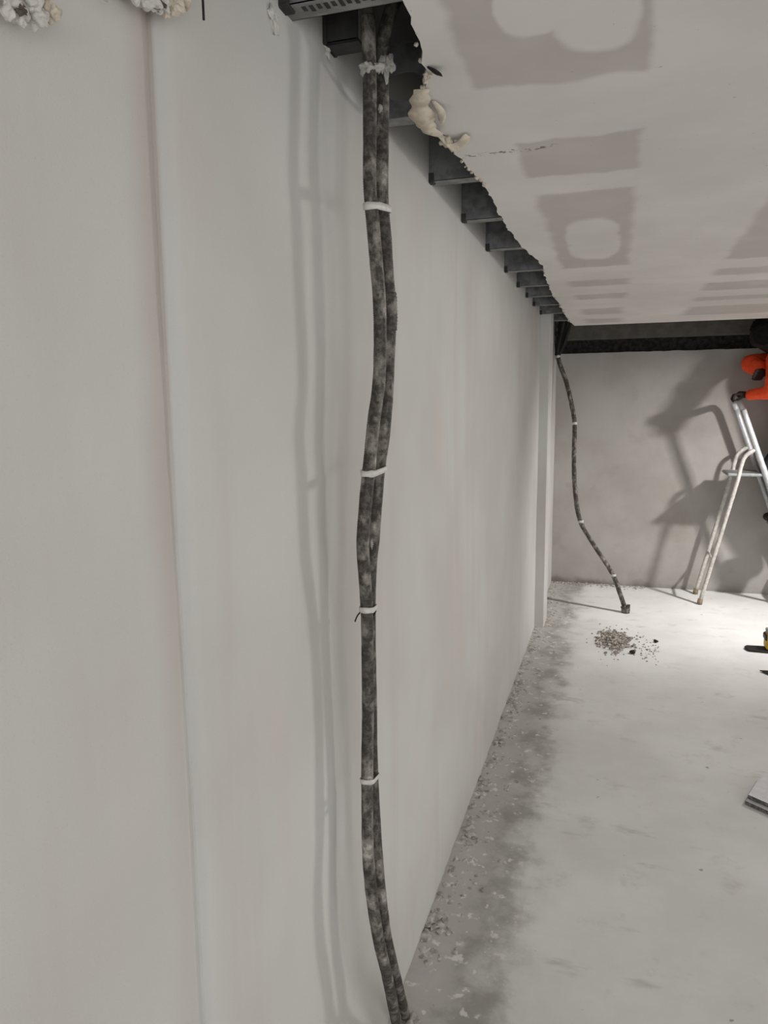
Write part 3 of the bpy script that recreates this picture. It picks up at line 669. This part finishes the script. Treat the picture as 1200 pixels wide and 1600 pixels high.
# left hand closed over the top rail of the ladder: palm above, fingers bent down the far side
pc = Vector((0.930, 6.440, 1.718)); capsule(bm, WL, pc, 0.026, 0.028); capsule(bm, pc+Vector((0.005, -0.026, -0.002)), pc+Vector((0.005, 0.030, -0.002)), 0.021, 0.021)
for k, (dy, l_) in enumerate(((-0.033, 0.9), (-0.011, 1.05), (0.011, 1.0), (0.032, 0.82))):
    b0 = pc+Vector((-0.010, dy, 0.002))
    chain(bm, [(b0, 0.0105), (b0+Vector((-0.036, 0, -0.004))*l_, 0.0098), (b0+Vector((-0.050, 0, -0.034))*l_, 0.009), (b0+Vector((-0.036, 0, -0.056))*l_, 0.008)])
chain(bm, [(pc+Vector((0.022, -0.028, -0.008)), 0.012), (pc+Vector((0.002, -0.045, -0.026)), 0.0105), (pc+Vector((-0.024, -0.040, -0.040)), 0.009)])
# right hand: a loose fist in front of the chest
fc = Vector((1.065, 6.435, 1.872)); fd = (fc-WR).normalized()
capsule(bm, WR, fc-fd*0.01, 0.026, 0.030)
sx = Vector((0.30, 0.05, 0.95)).normalized(); bk_ = Vector((-1, -0.1, 0.3)).normalized()
capsule(bm, fc - sx*0.022, fc + sx*0.022, 0.028, 0.026)
for k in range(4):
    b0 = fc + sx*(-0.033+0.022*k) + fd*0.018 + bk_*0.018; l_ = (0.85, 1.0, 1.05, 0.9)[k]
    chain(bm, [(b0, 0.0105), (b0+(fd*0.026+bk_*0.004)*l_, 0.010), (b0+(fd*0.030-bk_*0.026)*l_, 0.009), (b0+(fd*0.006-bk_*0.034)*l_, 0.008)])
chain(bm, [(fc+sx*0.03-bk_*0.005, 0.013), (fc+sx*0.040+fd*0.022-bk_*0.02, 0.011), (fc+sx*0.022+fd*0.040-bk_*0.030, 0.009)])
person = new_obj('person', bm, M['skin']); remesh(person, 0.0055, 2)
tag(person, 'worker in an orange top on the ladder, gripping its top rail', 'person')
# clothes
bm = bmesh.new()
chain(bm, [(PE+Vector((0, 0, -0.02)), 0.140), (PE.lerp(CH, 0.5), 0.138), (CH, 0.150), (NB.lerp(CH, 0.18), 0.088)])
for s in (-1, 1): capsule(bm, PE+Vector((0, s*0.05, -0.02)), CH+Vector((-0.01, s*0.07, 0.02)), 0.115, 0.118)
chain(bm, [(SL+Vector((0, 0.03, 0.01)), 0.072), (SR+Vector((0, -0.03, 0.01)), 0.072)])
chain(bm, [(SL, 0.072), (SL.lerp(EL, 0.5), 0.062), (EL, 0.055), (EL.lerp(WL, 0.5), 0.048), (EL.lerp(WL, 0.90), 0.040)])
chain(bm, [(SR, 0.076), (SR.lerp(ER, 0.5), 0.078), (ER, 0.076), (ER.lerp(WR, 0.5), 0.066), (ER.lerp(WR, 0.80), 0.044)])
chain(bm, [(CH+Vector((-0.08, -0.02, 0.03)), 0.10), (CH+Vector((-0.06, 0.03, -0.12)), 0.11)])
o = new_obj('hi_vis_top', bm, M['orange'], person); remesh(o, 0.008, 3); tag(o, 'bright orange long-sleeved work top')
dt = bpy.data.textures.new('folds', 'CLOUDS'); dt.noise_scale = 0.06; dm = o.modifiers.new('d', 'DISPLACE'); dm.texture = dt; dm.strength = 0.014; dm.mid_level = 0.5
bm = bmesh.new()
for h_, k_, a_ in ((HL, KL, AL), (HR, KR, AR)):
    chain(bm, [(h_+Vector((0, 0, 0.06)), 0.102), (h_, 0.104), (h_.lerp(k_, 0.5), 0.084), (k_, 0.070), (k_.lerp(a_, 0.5), 0.066), (k_.lerp(a_, 0.96), 0.056)])
o = new_obj('trousers', bm, M['navy'], person); remesh(o, 0.009, 3)
for a_ in (AL, AR):
    bm = bmesh.new(); chain(bm, [(a_+Vector((0.006, 0, 0.03)), 0.050), (a_+Vector((0.012, 0, -0.045)), 0.048)])
    chain(bm, [(a_+Vector((0.018, 0, -0.052)), 0.042), (a_+Vector((-0.07, 0, -0.05)), 0.044), (a_+Vector((-0.155, 0, -0.058)), 0.036)])
    for v in bm.verts: v.co.z = max(v.co.z, 0.682)
    o = new_obj('boot', bm, M['boot'], person); remesh(o, 0.007, 2)
bm = bmesh.new()
ellip(bm, hp(0, -0.018, 0.032), (0.083, 0.096, 0.097), HR3); ellip(bm, hp(0, -0.045, -0.015), (0.074, 0.062, 0.075), HR3)
for i in range(90):
    a = random.random()*6.28; zz = random.uniform(-0.2, 1.0); rr = math.sqrt(max(0, 1-zz*zz)); dx, dy = rr*math.cos(a), rr*math.sin(a)
    if dy > 0.55 and zz < 0.6: continue
    ellip(bm, hp(dx*0.081, -0.018+dy*0.094, 0.032+zz*0.095), (0.014, 0.014, 0.014))
o = new_obj('hair', bm, M['hair'], person); remesh(o, 0.006, 1)
for s in (-1, 1):
    bm = bmesh.new(); ellip(bm, hp(s*0.031, 0.078, 0.012), (0.012, 0.010, 0.009), HR3); new_obj('eye', bm, M['eye'], person, True)

# ------------------------------------------------------------------ flood lamp on a tripod (stands just outside the right edge of the photograph)
LX, LY, LZ = 2.10, 5.45, 2.06
ft = tag(empty('flood_lamp', (LX, LY, 0)), 'twin-headed tripod flood lamp beyond the right edge', 'lamp')
part('pole', tube([(LX, LY, 0.55), (LX, LY, 2.00)], 0.016, 12), M['black'], ft, True)
for a in (20, 140, 260):
    ca, sa = math.cos(math.radians(a)), math.sin(math.radians(a))
    part('leg', tube([(LX+0.02*ca, LY+0.02*sa, 0.85), (LX+0.48*ca, LY+0.48*sa, 0.01)], 0.012, 10), M['yellow'], ft, True)
part('cross_bar', box((LX-0.20, LY-0.02, LZ-0.075), (LX+0.24, LY+0.02, LZ-0.045), 0.004), M['black'], ft)
def lamp_head(hx, target, power, spread, k=1.0, ls=1.0):
    c = Vector((hx, LY, LZ)); aim = (Vector(target) - c).normalized(); hm = aim.to_track_quat('-Z', 'Y').to_matrix().to_4x4()
    def oriented(name, bm, mat):
        for v in bm.verts: v.co = hm @ v.co + c
        return part(name, bm, mat, ft)
    oriented('housing', box((-0.13*k, -0.09*k, -0.01), (0.13*k, 0.09*k, 0.06), 0.012), M['yellow'])
    oriented('glass', box((-0.105*k, -0.07*k, -0.016), (0.105*k, 0.07*k, -0.011)), M['lamp'])
    sl = bpy.data.lights.new('flood_beam', 'AREA'); sl.shape = 'RECTANGLE'; sl.size = 0.20*k*ls; sl.size_y = 0.13*k*ls; sl.energy = power; sl.color = (1.0, 0.985, 0.965); sl.spread = math.radians(spread)
    so = bpy.data.objects.new('flood_beam', sl); COL.objects.link(so); so.parent = ft
    so.location = c + aim*0.03 - Vector(ft.location); so.rotation_euler = aim.to_track_quat('-Z', 'Y').to_euler()
lamp_head(LX-0.16, (0.75, 6.15, 0.0), 31, 120, 0.8, 0.7)
lamp_head(LX+0.19, (-0.5, 1.3, 0.75), 8.5, 74, 1.6)
